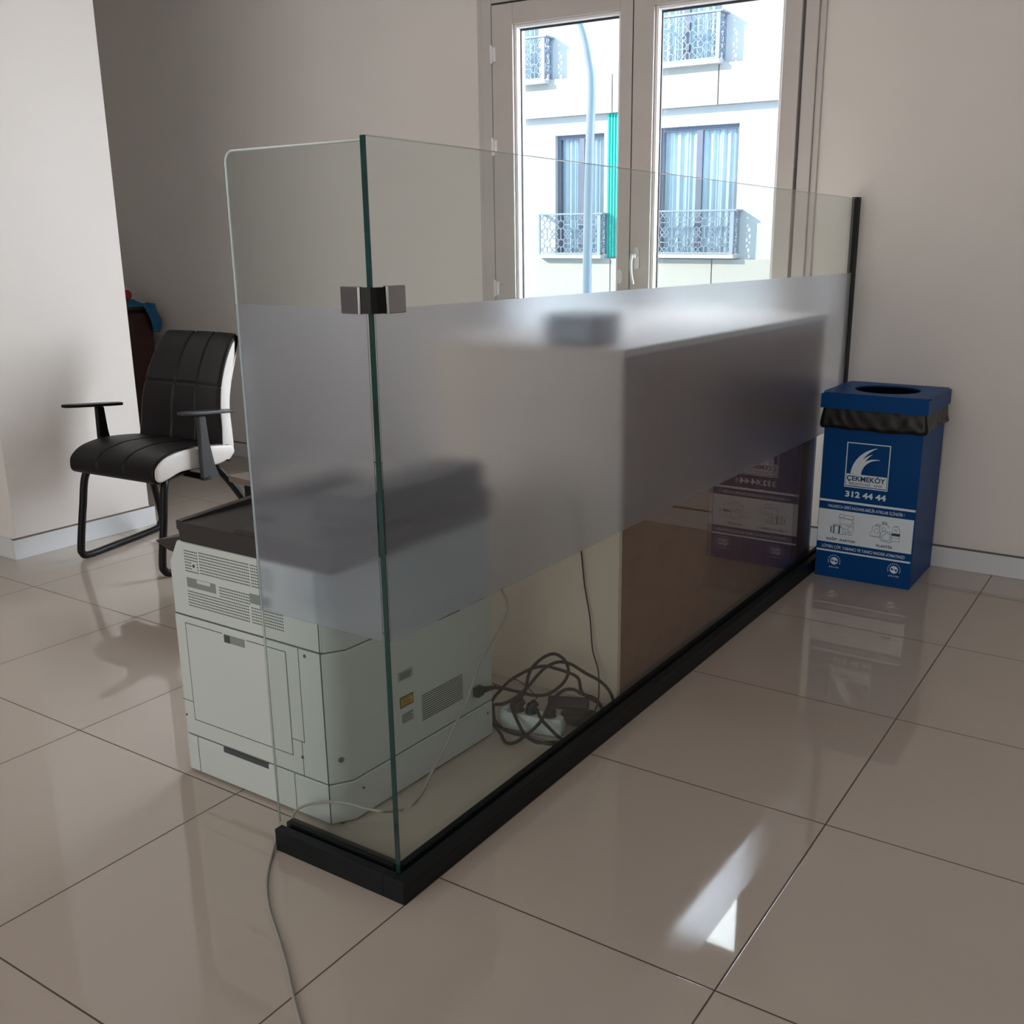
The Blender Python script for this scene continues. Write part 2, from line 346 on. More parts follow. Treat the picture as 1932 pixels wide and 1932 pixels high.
def star_panel(bm, x0, x1, z0, z1, y, d=.02, wd=.011, plane='x'):
    def bar(p, q):
        a = Vector(p); b = Vector(q); t = (b - a); L = t.length
        if L < .01: return
        t /= L; n = Vector((-t.y, t.x)) * wd / 2
        pts = [(a.x - n.x, a.y - n.y), (b.x - n.x, b.y - n.y), (b.x + n.x, b.y + n.y), (a.x + n.x, a.y + n.y)]
        prism(bm, pts, 'y' if plane == 'x' else 'x', y, y + d)
    nx = max(1, round((x1 - x0) / .36)); nz = max(1, round((z1 - z0) / .36)); cx = (x1 - x0) / nx; cz = (z1 - z0) / nz
    for i in range(nx):
        for j in range(nz):
            ox, oz = x0 + (i + .5) * cx, z0 + (j + .5) * cz
            st = []
            for k in range(16):
                rr = (.30 if k % 2 == 0 else .18); a = PI * k / 8
                st.append((ox + cx * rr * math.cos(a), oz + cz * rr * math.sin(a)))
            for k in range(16): bar(st[k], st[(k + 1) % 16])
            for k in range(0, 16, 2):
                a = PI * k / 8; f = .5 / max(abs(math.cos(a)), abs(math.sin(a)))
                bar(st[k], (ox + cx * f * math.cos(a), oz + cz * f * math.sin(a)))
            for sx, sz in ((1, 1), (1, -1), (-1, 1), (-1, -1)):
                bar((ox + sx * cx * .5, oz + sz * cz * .22), (ox + sx * cx * .22, oz + sz * cz * .5))
for k, (x0, x1, zt) in enumerate([(-8.30, -6.84, 5.26), (-12.0, -10.57, 5.20), (-8.55, -6.42, 1.86), (-10.74, -9.26, 1.84)]):
    zb = zt - .80; P = .30
    bm = BM(); box(bm, (x0, D - P - .02, zt - .03), (x1 + .05, D - P + .06, zt)); box(bm, (x1 - .03, D - P + .06, zt - .03), (x1 + .05, D, zt)); box(bm, (x0 - .05, D - P + .06, zt - .03), (x0 + .03, D, zt))
    bal = put('balcony_railing', bm, 'rail', apt)
    bm = BM(); star_panel(bm, x0 + .04, x1 - .08, zb + .03, zt - .04, D - P); put('lattice_panel', bm, 'rail', bal)
    bm = BM(); star_panel(bm, D - P + .03, D - .06, zb + .03, zt - .04, x1 - .02, plane='y'); put('lattice_panel', bm, 'rail', bal)
    bm = BM(); box(bm, (x1 - .075, D - P - .005, zb - .01), (x1, D - P + .03, zt - .03)); box(bm, (x0, D - P - .005, zb - .01), (x0 + .04, D - P + .03, zt - .03)); box(bm, (x0, D - P, zb), (x1, D - P + .02, zb + .03)); box(bm, (x1 - .02, D - .12, zb), (x1, D, zt - .03))
    put('post_frame', bm, 'rail', bal)
    put('balcony_slab', B((x0 - .02, D - P - .03, zb - .08), (x1 + .02, D, zb - .01)), 'facade', bal)
bm = BM(); box(bm, (-9.27, D - .03, .98), (-8.93, D, 3.70))
for k in range(5): box(bm, (-9.25 + k * .065, D - .06, .98), (-9.215 + k * .065, D - .03, 3.70))
put('teal_cladding', bm, 'teal', apt)
ground = struct('ground_street', B((-30, WY + 2, -6.1), (10, D, -6)), 'asph')
lampo = thing('street_lamp', 'slender grey street lamp post curving over outside the left pane', 'street lamp', (-4.42, 8, -6))
bm = BM(); tube(bm, spline([(-4.42, 8, -6), (-4.41, 8, 0), (-4.385, 8, 2.0), (-4.365, 8, 2.75), (-4.40, 8, 3.02), (-4.47, 8, 3.28), (-4.60, 8, 3.52), (-4.8, 8, 3.7)], 10), lambda t: .052 - .022 * t, 16); put('pole', bm, 'pole', lampo, smooth=True)
bm = BM(); box(bm, (-5.15, 7.92, 3.67), (-4.78, 8.08, 3.74)); put('lamp_head', bm, 'pole', lampo, bevel=.01)

# ------------------------------------------------------------------ glass partition
gp = thing('glass_partition', 'L-shaped glass screen with frosted band on black floor rail, around the reception desk', 'glass partition', (0, -.106, 0))
ZT = 1.392
XG0, XG1 = -.035, -.025; YG0, YG1 = -.085, -.075
def pane_box(name, a, b, mt='glass'): return put(name, B(a, b), mt, gp)
lp = put('glass_pane', B((XG0, YG0 + .002, .035), (XG1, 2.628, ZT + .006)), 'glass', gp)
lp.data.vertices  # long pane
r = .02; out = [(-.0365, .035), (-.0365, ZT - .001), ] + [(-.362 + r + r * math.cos(a), ZT - .004 - r + r * math.sin(a)) for a in [PI / 2 + PI / 2 * k / 8 for k in range(9)]] + [(-.362, .035)]
spn = put('glass_pane', prism(BM(), out, 'y', YG0, YG1), 'glass', gp)
# visible edges of the panes
bm = BM(); box(bm, (XG0 - .0006, YG0 - .0003, .046), (XG1 + .0004, YG0 + .0018, ZT + .0065)); put('pane_edge', bm, 'gedge', lp, label='dark green upright glass edge')
bm = BM(); box(bm, (XG0 + .001, YG0 + .004, ZT + .0062), (XG1 - .001, 2.628, ZT + .0074)); put('pane_edge', bm, 'pedge', lp, label='thin pale top edge of the long pane')
bm = BM(); e = [(x - .0, z) for x, z in out[1:-1]]
tube(bm, [(x, (YG0 + YG1) / 2, z + .0008) for x, z in out[1:-1]] + [(-.3626, (YG0 + YG1) / 2, .05)], .0022, 8)
put('pane_edge', bm, 'pedge', spn, smooth=True, label='polished glass edge painted pale for the light it catches')
FZ0, FZ1 = .530, 1.125
put('frosted_film', B((XG1 + .0006, YG0 + .0035, FZ0), (XG1 + .0016, 2.612, FZ1)), 'film', lp)
put('frosted_film', B((-.360, YG0 - .0016, FZ0), (-.0385, YG0 - .0006, FZ1)), 'film', spn)
# black rails
bm = BM(); box(bm, (-.052, -.106, 0), (0, 2.65, .034)); box(bm, (XG1 + .001, -.106, .034), (0, 2.65, .05)); box(bm, (-.052, -.06, .034), (XG0 - .001, 2.65, .05)); box(bm, (-.0522, -.106, .034), (XG1 + .001, YG0 - .001, .05))
put('floor_rail', bm, 'blackal', gp, bevel=.0012)
bm = BM(); box(bm, (-.350, -.106, 0), (-.0525, -.056, .034)); box(bm, (-.350, -.106, .034), (-.0525, YG0 - .001, .05)); box(bm, (-.350, YG1 + .001, .034), (-.0525, -.056, .05))
put('floor_rail', bm, 'blackal', gp, bevel=.0012)
put('wall_channel', B((-.042, 2.612, .05), (-.018, 2.65, ZT + .012)), 'blackal', gp, bevel=.001)
cl = put('corner_clamp', B((-.088, YG0 - .010, 1.117), (-.044, YG0 - .0018, 1.162)), 'chrome', gp, bevel=.0015)
put('clamp_plate', B((XG1 + .0018, YG0 + .024, 1.117), (XG1 + .010, -.012, 1.163)), 'chrome', cl, bevel=.0015)
bm = BM(); prism(bm, [(-.0435, YG0 - .008), (-.026, YG0 - .0035), (-.019, YG0 + .004), (-.0165, YG0 + .0225), (-.0225, YG0 + .0235), (-.0238, YG0 + .006), (-.030, YG0 - .0008), (-.0435, YG0 - .0018)], 'z', 1.118, 1.161)
put('clamp_body', bm, 'blk', cl)
bm = BM(); box(bm, (-.0475, YG0 - .0112, 1.1175), (-.0455, YG0 - .0095, 1.1615)); box(bm, (XG1 + .0095, YG0 + .0255, 1.1175), (XG1 + .0112, YG0 + .0275, 1.1625)); put('clamp_trim', bm, 'pedge', cl)

# ------------------------------------------------------------------ reception desk
dk = thing('reception_desk', 'reception desk with brown hardboard front and cream end, behind the glass', 'desk', (-.38, 1.67, 0))
put('front_panel', B((-.0885, .8825, .047), (-.0725, 2.452, .955)), 'mdf', dk, bevel=.001)
put('plinth_strip', B((-.0885, .8825, 0), (-.0715, 2.452, .046)), 'plinth', dk, bevel=.001)
put('end_panel', B((-.68, .865, 0), (-.0712, .8820, .955)), 'cream', dk, bevel=.001)
put('end_panel', B((-.68, 2.4525, 0), (-.0712, 2.470, .955)), 'cream', dk, bevel=.001)
put('worktop', B((-.70, .862, .9555), (-.066, 2.475, .976)), 'cream', dk, bevel=.002)
put('bottom_shelf', B((-.66, .8825, .30), (-.0890, 2.452, .318)), 'cream', dk)
ph = thing('desktop_device', 'grey box-shaped device on the near corner of the desk, blurred by frosted film', 'device', (-.22, .99, .976))
put('casing', B((-.325, .885, .979), (-.180, 1.06, 1.056)), 'device', ph, bevel=.014)
put('rubber_foot', B((-.315, .895, .976), (-.19, 1.05, .9795)), 'blk', ph)
put('display', B((-.300, .91, 1.0558), (-.205, 1.0, 1.0575)), 'fframe', ph)
# ------------------------------------------------------------------ multifunction printer
PY = .018; PX0, PX1 = -.78, -.313
pr = thing('multifunction_printer', 'large off-white office printer with dark scanner top, behind the glass corner', 'printer', (-.52, .28, 0))
ch = [(-.313, PY), (-.282, .062), (-.264, .552), (PX0, .552)]
def body(x0, z0, z1, name, extra=0, mt='pw', bev=.003, y0=PY):
    return put(name, prism(BM(), [(x0, y0), (-.313, y0), (-.282, y0 + .044), (-.264, .552), (x0, .552)], 'z', z0, z1), mt, pr, bevel=bev)
cas = body(PX0, .006, .0985, 'cassette_housing')
mb = body(PX0 + .002, .102, .4045, 'main_body')
put('base_plate', B((-.76, .04, 0), (-.30, .53, .006)), 'blk', pr)
put('seam_gap', prism(BM(), [(PX0 + .004, PY + .004), (-.316, PY + .004), (-.287, .064), (-.268, .548), (PX0 + .004, .548)], 'z', .0975, .409), 'pseam', pr)
up = put('upper_body', prism(BM(), [(-.776, .408), (-.776, .532), (-.745, .586), (-.31, .586), (-.31, .408)], 'y', PY, .552), 'pw', pr, bevel=.004)
put('side_cover', prism(BM(), [(-.3095, PY + .002), (-.282, .062), (-.264, .552), (-.3095, .552)], 'z', .408, .586), 'pw', pr, bevel=.002)
def line(bm, pts, wd=.0016, y=PY, dep=.0012):
    for (xa, za), (xb, zb) in zip(pts, pts[1:]):
        x0, x1 = min(xa, xb) - wd / 2, max(xa, xb) + wd / 2; z0, z1 = min(za, zb) - wd / 2, max(za, zb) + wd / 2
        box(bm, (x0, y - .0004, z0), (x1, y + dep, z1))
bm = BM()
line(bm, [(-.742, .389), (-.617, .389)]); line(bm, [(-.536, .389), (-.416, .389), (-.416, .186), (-.416, .145), (-.742, .145), (-.742, .389)]); line(bm, [(-.378, .404), (-.378, .186), (-.416, .186)]); line(bm, [(-.386, .186), (-.386, .102)]); line(bm, [(-.778, .190), (-.742, .190)])
line(bm, [(-.741, .098), (-.741, .008)]); line(bm, [(-.417, .098), (-.417, .008)]); line(bm, [(-.3135, .58), (-.3135, .008)], .0022)
put('panel_seam', bm, 'pseam', pr)
dr = put('access_door', B((-.7405, PY - .0012, .1465), (-.4175, PY + .003, .3875)), 'pw', pr, bevel=.001)
bm = BM(); box(bm, (-.609, PY - .0018, .3705), (-.543, PY + .002, .3885)); hd = put('door_handle', bm, 'prec', dr, label='grey recessed grip')
put('grip_painted_shade', B((-.609, PY - .0024, .3705), (-.590, PY - .0016, .3885)), 'pseam', dr)  # dark sheet painted in for the shade inside the grip
bm = BM(); box(bm, (-.649, PY - .0010, .0865), (-.500, PY + .002, .0990)); put('cassette_grip', bm, 'pseam', cas, label='dark slot grip of the paper cassette')
bm = BM()      # perforated vents
def holes(x0, x1, z0, z1, dx=.0058, dz=.0068, skip=None):
    z = z1
    while z > z0:
        x = x0
        while x < x1:
            if not (skip and skip[0] < x < skip[1] and skip[2] < z < skip[3]): box(bm, (x, PY - .0004, z - .0026), (x + .0036, PY + .0012, z))
            x += dx
        z -= dz
holes(-.721, -.678, .516, .568, skip=(-.702, -.683, .522, .546)); holes(-.671, -.513, .518, .570); holes(-.505, -.44, .518, .570)
holes(-.612, -.518, .474, .500); holes(-.721, -.518, .437, .472); holes(-.512, -.419, .437, .472)
put('vent_grille', bm, 'pseam', up)
for a, b in ((-.720, -.624), (-.514, -.45)): put('hand_grip', B((a, PY - .0006, .481), (b, PY + .001, .5035)), 'prec', up, label='grey recessed lifting grip')
bm = BM(); box(bm, (-.685, PY - .0012, .495), (-.640, PY - .0004, .503)); put('grip_lip', bm, 'pw', up)
def screw(x, y, z, ax=(0, 1, 0), r=.004): put('screw', disc(BM(), (x, y, z), r, ax, .0016, 12), 'pseam', pr)
screw(-.692, PY, .534); screw(-.772, PY, .150, r=.003); screw(-.359, PY, .392); screw(-.387, PY, .148); screw(-.2635, .53, .072, (1, 0, 0), .003); screw(-.2935, .040, .158, (.75, -.66, 0), .006); screw(-.2752, .085, .075, (1, -.1, 0), .003)
# right side details
def PS(u, v):      # sight line of a pixel onto the slightly turned right side of the printer
    p = on(u, v, (1, -.0367, 0), (-.282, .062, 0)); return p.y, p.z
def SX(y): return -.282 + .0367 * (y - .062)
def sbox(bm, y0, y1, z0, z1, d=.0008):
    v = []
    for z in (z0, z1):
        for y, o_ in ((y0, -.004), (y0, d), (y1, d), (y1, -.004)): v.append(bm.verts.new((SX(y) + o_, y, z)))
    for f in ((0, 1, 2, 3), (4, 5, 6, 7), (0, 1, 5, 4), (1, 2, 6, 5), (2, 3, 7, 6), (3, 0, 4, 7)): bm.faces.new([v[q] for q in f])
    return bm
def rect(u0, v0, u1, v1):
    a, b = PS(u0, v0), PS(u1, v1); return min(a[0], b[0]), max(a[0], b[0]), min(a[1], b[1]), max(a[1], b[1])
ya, yb, za, zb_ = rect(797, 1360, 872, 1269); bm = BM()
for k in range(12): z = za + (zb_ - za) * k / 12; sbox(bm, ya, yb, z, z + .0022)
put('vent_grille', bm, 'pseam', mb, label='row of black louvre slots')
for q in ((827, 1170, 867, 1150), (887, 1140, 912, 1127)): a, b, c, d = rect(*q); put('panel_slot', sbox(BM(), a, b, c - .0002, c + .0018), 'pseam', mb)
def lab(name, q, mt, rows, ink, mk=None, label=None):
    y0, y1, z0, z1 = rect(*q); l = put(name, sbox(BM(), y0, y1, z0, z1, .0006), mt, mb, label=label)
    if mk: put('label_face', sbox(BM(), y0 + .0028, y1 - .0028, z0 + .0028, z1 - .0028, .0010), mk, l)
    bm = BM(); h = (z1 - z0 - .006) / rows
    for i in range(rows): zz = z0 + .003 + h * i; sbox(bm, y0 + .005, y1 - .004 - .012 * random.random(), zz + h * .3, zz + h * .62, .0013)
    put('label_print', bm, ink, l)
lab('warning_label', (755, 1338, 779, 1305), 'blk', 4, 'blk', 'yellow', 'black-edged yellow laser warning label')
lab('rating_label', (751, 1288, 778, 1257), 'labelw', 4, 'pseam'); lab('notice_label', (756, 1370, 782, 1333), 'pw', 8, 'pseam')
# dark scanner section
sn = put('scanner_section', prism(BM(), [(-.726, .588), (-.729, .613), (-.735, .615), (-.735, .634), (-.262, .634), (-.262, .588)], 'y', PY - .004, .56), 'pb', pr, bevel=.003)
bm = BM(); x0, x1, y0, y1 = -.7345, -.2625, PY - .0035, .5595
prism(bm, [(y0, .634), (y1, .634), (y1, .655), (.30, .652), (y0, .636)], 'x', x0, x0 + .02)
prism(bm, [(x0 + .02, .634), (-.60, .634), (-.47, .642), (-.38, .655), (x1, .660), (x1, .634)], 'y', .30, y1)
prism(bm, [(-.55, .634), (-.53, .646), (x1, .646), (x1, .634)], 'y', y0, .30)
put('paper_tray', bm, 'pb', sn, bevel=.002)
bm = BM(); box(bm, (-.565, .085, .6465), (-.515, .11, .653)); put('paper_stop', bm, 'blk', sn, bevel=.002)
bm = BM(); prism(bm, [(-.42, .655), (-.40, .72), (-.27, .73), (-.2625, .66)], 'y', .12, .54); put('document_feeder', bm, 'pb', sn, bevel=.008)
bm = BM(); prism(bm, [(-.778, .545), (-.805, .548), (-.845, .562), (-.848, .566), (-.83, .570), (-.745, .592), (-.745, .587)], 'y', PY + .02, .50); put('control_panel_wing', bm, 'pb', pr, bevel=.002)

# ------------------------------------------------------------------ chair
O = Vector((-2.31, .90, 0)); W = Vector((.998, .06, 0)).normalized(); Bk = Vector((-.06, .998, 0)).normalized()
chair = thing('visitor_chair', 'black and white leatherette armchair on a black tube sled, beside the white pillar', 'chair', tuple(O))
def L(u, v, z): return O + W * u + Bk * v + Vector((0, 0, z))
def resample(pts, n):
    P = spline([(a, b, 0) for a, b in pts], 12, closed=True); P.append(P[0]); d = [0]
    for a, b in zip(P, P[1:]): d.append(d[-1] + (b - a).length)
    out = []; j = 0
    for i in range(n):
        t = d[-1] * i / n
        while d[j + 1] < t: j += 1
        k = (t - d[j]) / max(1e-9, d[j + 1] - d[j]); out.append(P[j].lerp(P[j + 1], k))
    return out
def pad(name, prof, u0, u1, wid, mt, seams_u=(), seam_t=None, front=None, rnd=.012, n=230, nu=124, label=None, curve=None):
    bm = BM(); R = resample(prof, n); cen = sum(R, Vector()) / n; rings = []
    for i in range(nu + 1):
        f = i / nu; u = u0 + (u1 - u0) * f; e = min(f, 1 - f) * (u1 - u0); s = 0 if e > rnd else rnd * (1 - math.sqrt(max(0, 1 - (1 - e / rnd) ** 2)))
        ring = []
        for k, q in enumerate(R):
            t = (R[(k + 1) % n] - R[k - 1]).normalized(); nr = Vector((t.y, -t.x, 0))
            if nr.dot(q - cen) < 0 and False: nr = -nr
            off = s
            if front and front(q):
                for su in seams_u: off += .006 * math.exp(-((u - su) / .0045) ** 2)
                if seam_t is not None: off += .006 * math.exp(-((q.y - seam_t) / .0045) ** 2)
            p = q - nr * off * SG
            uu = u * wid(q.x, q.y); vv = p.x + (curve(u, q.x, q.y) if curve else 0)
            ring.append(bm.verts.new(L(uu, vv, p.y)))
        rings.append(ring)
    for a, b in zip(rings, rings[1:]):
        for k in range(n): bm.faces.new((a[k], a[(k + 1) % n], b[(k + 1) % n], b[k]))
    bm.faces.new(rings[0]); bm.faces.new(rings[-1][::-1])
    return put(name, bm, mt, chair, smooth=True, label=label)
seatP = [(.002, .395), (.012, .43), (.06, .462), (.15, .478), (.25, .475), (.36, .462), (.40, .452), (.405, .415), (.33, .385), (.22, .385), (.13, .388), (.07, .372), (.03, .362), (.008, .372)]
backP = [(.352, .458), (.362, .52), (.370, .60), (.392, .69), (.43, .775), (.475, .845), (.515, .880), (.525, .872), (.505, .79), (.463, .69), (.438, .60), (.432, .50), (.425, .42), (.40, .385), (.375, .395), (.36, .42)]
def area(P): return sum(P[i][0] * P[(i + 1) % len(P)][1] - P[(i + 1) % len(P)][0] * P[i][1] for i in range(len(P)))
one = lambda a, b: 1.0
SG = 1 if area(seatP) > 0 else -1
pad('seat', seatP, -.240, .240, one, 'leather', seams_u=(-.075, .075), front=lambda q: q.y > .39)
for s in (-1, 1): pad('seat_side', [(a * .965 + .007, .42 + (b - .42) * .90) for a, b in seatP], *((.2335, .249) if s > 0 else (-.249, -.2335)), one, 'wleather', nu=8, label='white leatherette side of the seat')
SG = 1 if area(backP) > 0 else -1
bw = lambda a, z: 1.0 - .16 * max(0, (z - .45)) / .42
crv = lambda u, v, z: -.5 * u * u + .012
pad('backrest', backP, -.237, .237, bw, 'leather', seams_u=(-.07, .07), seam_t=.685, front=lambda q: True, curve=crv)
cbk = [.5 * (backP[i][0] + backP[(i + 8) % 16][0]) for i in range(16)]
backS = [(a + .010 if i < 7 else a - .002, .63 + (b - .63) * .975) for i, (a, b) in enumerate(backP)]
for s in (-1, 1): pad('back_side', backS, *((.226, .239) if s > 0 else (-.237, -.226)), bw, 'wleather', nu=8, curve=crv, label='white leatherette side of the backrest')
for s in (-1, 1):
    pts = [L(.17 * s, .20, .373), L(.20 * s, .10, .368), L(.225 * s, .06, .345), L(.232 * s, .035, .22), L(.235 * s, .008, .07), L(.238 * s, .010, .030), L(.245 * s, .045, .013), L(.27 * s, .20, .013), L(.318 * s, .43, .013), L(.322 * s, .465, .030), L(.312 * s, .468, .07), L(.26 * s, .40, .24), L(.215 * s, .34, .355), L(.17 * s, .32, .373)]
    put('leg_frame', tube(BM(), spline(pts, 8), 0.0145, 12), 'blk', chair, smooth=True)
    for v, u in ((.06, .2475), (.40, .312)):
        c = L(u * s, v, .004); put('glide', disc(BM(), c, .011, (0, 0, 1), .0078, 12), 'blk', chair)
    mtl = 'blk_lit' if s > 0 else 'blk'  # same black plastic, the right arm coloured lighter as its lit side
    bm = BM(); u0, u1 = (.262, .282) if s > 0 else (-.282, -.262)
    prof = [(.180, .345), (.262, .348), (.243, .40), (.225, .50), (.218, .594), (.185, .596), (.182, .50), (.180, .42)]
    r0 = [bm.verts.new(L(u0, v + (.02 if s > 0 else -.01), z)) for v, z in prof]; r1 = [bm.verts.new(L(u1, v + (.02 if s > 0 else -.01), z)) for v, z in prof]; n = len(prof)
    bm.faces.new(r0); bm.faces.new(r1[::-1]); [bm.faces.new((r0[i], r0[(i + 1) % n], r1[(i + 1) % n], r1[i])) for i in range(n)]
    arm = put('armrest', bm, mtl, chair, bevel=.004)
    bm = BM(); a, b = (.120, .385) if s > 0 else (.03, .30); ring0 = []; ring1 = []
    for k in range(28):
        t = 2 * PI * k / 28; cu = .272 * s + .027 * math.copysign(abs(math.cos(t)) ** .6, math.cos(t)); f = math.copysign(abs(math.sin(t)) ** .6, math.sin(t)); cv = (a + b) / 2 + (b - a) / 2 * f
        z = .606 - .012 * f; ring0.append(bm.verts.new(L(cu, cv, z - .006))); ring1.append(bm.verts.new(L(cu, cv, z + .006)))
    bm.faces.new(ring0[::-1]); bm.faces.new(ring1)
    for k in range(28): bm.faces.new((ring0[k], ring0[(k + 1) % 28], ring1[(k + 1) % 28], ring1[k]))
    put('arm_pad', bm, mtl, arm, bevel=.003)
    bm = BM(); p0, p1 = L(.10 * s, .22, .362), L(.282 * s, .225, .352); tube(bm, [p0, p1], .030, 8, ry=.008); put('arm_bracket', bm, 'blk', arm)
put('cross_bar', tube(BM(), [L(-.2, .2, .372), L(.2, .2, .372)], .011, 10), 'blk', chair, smooth=True)

# ------------------------------------------------------------------ dark cabinet, cloth, red thing
cb = thing('cabinet', 'dark brown wooden cabinet standing against the wall behind the pillar', 'cabinet', (-4.5, 2.27, 0))
put('body', B((-4.80, 1.96, .03), (-4.21, 2.545, .834)), 'dark', cb, bevel=.006)
put('top_board', B((-4.82, 1.94, .855), (-4.195, 2.56, .876)), 'dark', cb, bevel=.004)
put('top_edge_shade', B((-4.78, 1.98, .834), (-4.225, 2.53, .855)), 'blk', cb)  # black strip stands in for the shadow under the top board's edge
put('plinth', B((-4.77, 1.99, 0), (-4.24, 2.52, .03)), 'blk', cb)
bm = BM(); nx, ny = 60, 50; rows = []
for i in range(nx + 1):
    row = []
    for j in range(ny + 1):
        t = j / ny; y = 2.06 + .505 * t - .02 * math.sin(i * .21) * (j == ny); dl = .010 + .155 * max(0, min(1, (y - 2.475) / .055)) ** 1.5
        L_ = .33 + dl; d = L_ * i / nx; top = .882 + .028 * math.exp(-((y - 2.44) / .05) ** 2) + .035 * math.exp(-((y - 2.37) / .06) ** 2) * (1 - .3 * t) + .006 * math.sin(y * 60 + d * 18) * (1 if y < 2.56 else .3)
        if y > 2.56: top -= (y - 2.56) * .3
        if d < .33: x = -4.52 + d; z = top + .010 * math.sin(d * 37 + y * 21) * math.exp(-((d - .15) / .12) ** 2) - (top - .884) * max(0, (d - .27) / .06)
        else: q = d - .33; x = -4.19 + .006 + .006 * math.sin(y * 70 + q * 20) * min(1, q * 30); z = .884 - q
        row.append(bm.verts.new((x, y, z)))
    rows.append(row)
for a, b in zip(rows, rows[1:]):
    for j in range(ny): bm.faces.new((a[j], a[j + 1], b[j + 1], b[j]))
o = put('draped_cloth', bm, 'cloth', smooth=True); sm = o.modifiers.new('s', 'SOLIDIFY'); sm.thickness = .004; sm.offset = 1
tag(o, 'crumpled blue cloth draped over the back corner of the dark cabinet', 'cloth')
rt = thing('red_ornament', 'small round red object with pale rim on the blue cloth', 'ornament', (-4.25, 2.41, .905))
bm = BM(); bmesh.ops.create_uvsphere(bm, u_segments=20, v_segments=14, radius=.033, matrix=Matrix.Translation((-4.25, 2.412, .940))); put('ball', bm, 'red', rt, smooth=True)
bm = BM(); tube(bm, [(-4.245, 2.418 + .034 * math.cos(a * PI / 12), .941 + .034 * math.sin(a * PI / 12)) for a in range(25)], .005, 8); put('rim', bm, 'wleather', rt, smooth=True)
tb = thing('side_table', 'low taupe table edge poking out behind the chair, left of the glass', 'table', (-1.45, 1.2, 0))
put('table_top', prism(BM(), [(-1.755, 1.0), (-1.20, .93), (-1.15, 1.40), (-1.70, 1.47)], 'z', .402, .425), 'wood', tb, bevel=.003)
for x, y in ((-1.70, 1.05), (-1.26, .99), (-1.21, 1.35), (-1.65, 1.41)): put('leg', B((x - .015, y - .015, 0), (x + .015, y + .015, .402)), 'blk', tb)

# ------------------------------------------------------------------ recycling bin
bx0, bx1, by0, by1, BZ = .014, .371, 2.284, 2.626, .648
rb = thing('recycling_bin', 'blue corrugated recycling bin with white print, in front of the right wall', 'bin', ((bx0 + bx1) / 2, (by0 + by1) / 2, 0))
bm = BM(); t = .006
box(bm, (bx0, by0, 0), (bx1, by0 + t, BZ)); box(bm, (bx0, by1 - t, 0), (bx1, by1, BZ)); box(bm, (bx0, by0 + t, 0), (bx0 + t, by1 - t, BZ)); box(bm, (bx1 - t, by0 + t, 0), (bx1, by1 - t, BZ)); box(bm, (bx0 + t, by0 + t, 0), (bx1 - t, by1 - t, .008))
body_ = put('body', bm, 'bin', rb, bevel=.0012)
lx0, lx1, ly0, ly1 = bx0 - .015, bx1 + .013, by0 - .016, by1 + .006
bm = BM(); box(bm, (lx0, ly0, .650), (lx1, ly0 + .005, .702)); box(bm, (lx0, ly1 - .005, .650), (lx1, ly1, .702)); box(bm, (lx0, ly0 + .005, .650), (lx0 + .005, ly1 - .005, .702)); box(bm, (lx1 - .005, ly0 + .005, .650), (lx1, ly1 - .005, .702))
cx, cy, rr = (lx0 + lx1) / 2, (ly0 + ly1) / 2, .118; N = 48      # top with a round hole
inn, outr = [], []
for zz in (.702, .708):
    I = [bm.verts.new((cx + rr * math.cos(2 * PI * k / N), cy + rr * math.sin(2 * PI * k / N), zz)) for k in range(N)]; Q = []
    for k in range(N):
        c, s = math.cos(2 * PI * k / N), math.sin(2 * PI * k / N); f = min((lx1 - cx) / max(1e-6, abs(c)), (ly1 - cy) / max(1e-6, abs(s))); Q.append(bm.verts.new((cx + c * f, cy + s * f, zz)))
    inn.append(I); outr.append(Q)
for k in range(N):
    j = (k + 1) % N
    bm.faces.new((inn[0][k], outr[0][k], outr[0][j], inn[0][j])); bm.faces.new((inn[1][k], inn[1][j], outr[1][j], outr[1][k])); bm.faces.new((inn[0][k], inn[0][j], inn[1][j], inn[1][k])); bm.faces.new((outr[0][k], outr[1][k], outr[1][j], outr[0][j]))
lid = put('lid', bm, 'bin', rb, label='blue square lid with a round hole')
for a, b in (((lx1 - .05, ly0 + .01, .7082), (lx1 - .012, ly0 + .022, .7088)), ((lx1 - .006, ly0 + .10, .7082), (lx1 + .0006, ly0 + .15, .7088)), ((lx1 - .006, ly0 + .22, .7082), (lx1 + .0006, ly0 + .27, .7088))): put('lid_slot', B(a, b), 'blk', lid)
FY = by0 - .0004
bm = BM()
def pb(x0, x1, z0, z1): box(bm, (x0, FY - .0004, z0), (x1, FY + .0002, z1))
pb(.016, .369, .296, .3045); pb(.016, .371 - .004, .138, .266); pb(.016, .367, .1015, .108)
put('printed_panel', bm, 'print', body_, label='pale grey printed stripes and picture panel')
bm = BM(); x0, x1, z0, z1, q = .104, .263, .360, .529, .0035
pb(x0, x1, z1 - q, z1); pb(x0, x1, z0, z0 + q); pb(x0, x0 + q, z0 + q, z1 - q); pb(x1 - q, x1, z0 + q, z1 - q); pb(x0 + q + .002, x1 - q - .002, z0 + q + .003, .411)
def arc_blade(cx, cz, ro, wi, a0, a1, dd, tip=1.4):      # tapering curved blade of the emblem
    n = 22; A = []; Bb = []
    for i in range(n + 1):
        f = i / n; a = a0 + (a1 - a0) * f; ww = wi * (1 - f ** tip) + .0005
        A.append((cx + ro * math.cos(a), cz + ro * math.sin(a))); Bb.append((cx + (ro - ww) * math.cos(a), cz + (ro - ww) * math.sin(a)))
    for i in range(n): prism(bm, [A[i], A[i + 1], Bb[i + 1], Bb[i]], 'y', FY - dd, FY + .0002)
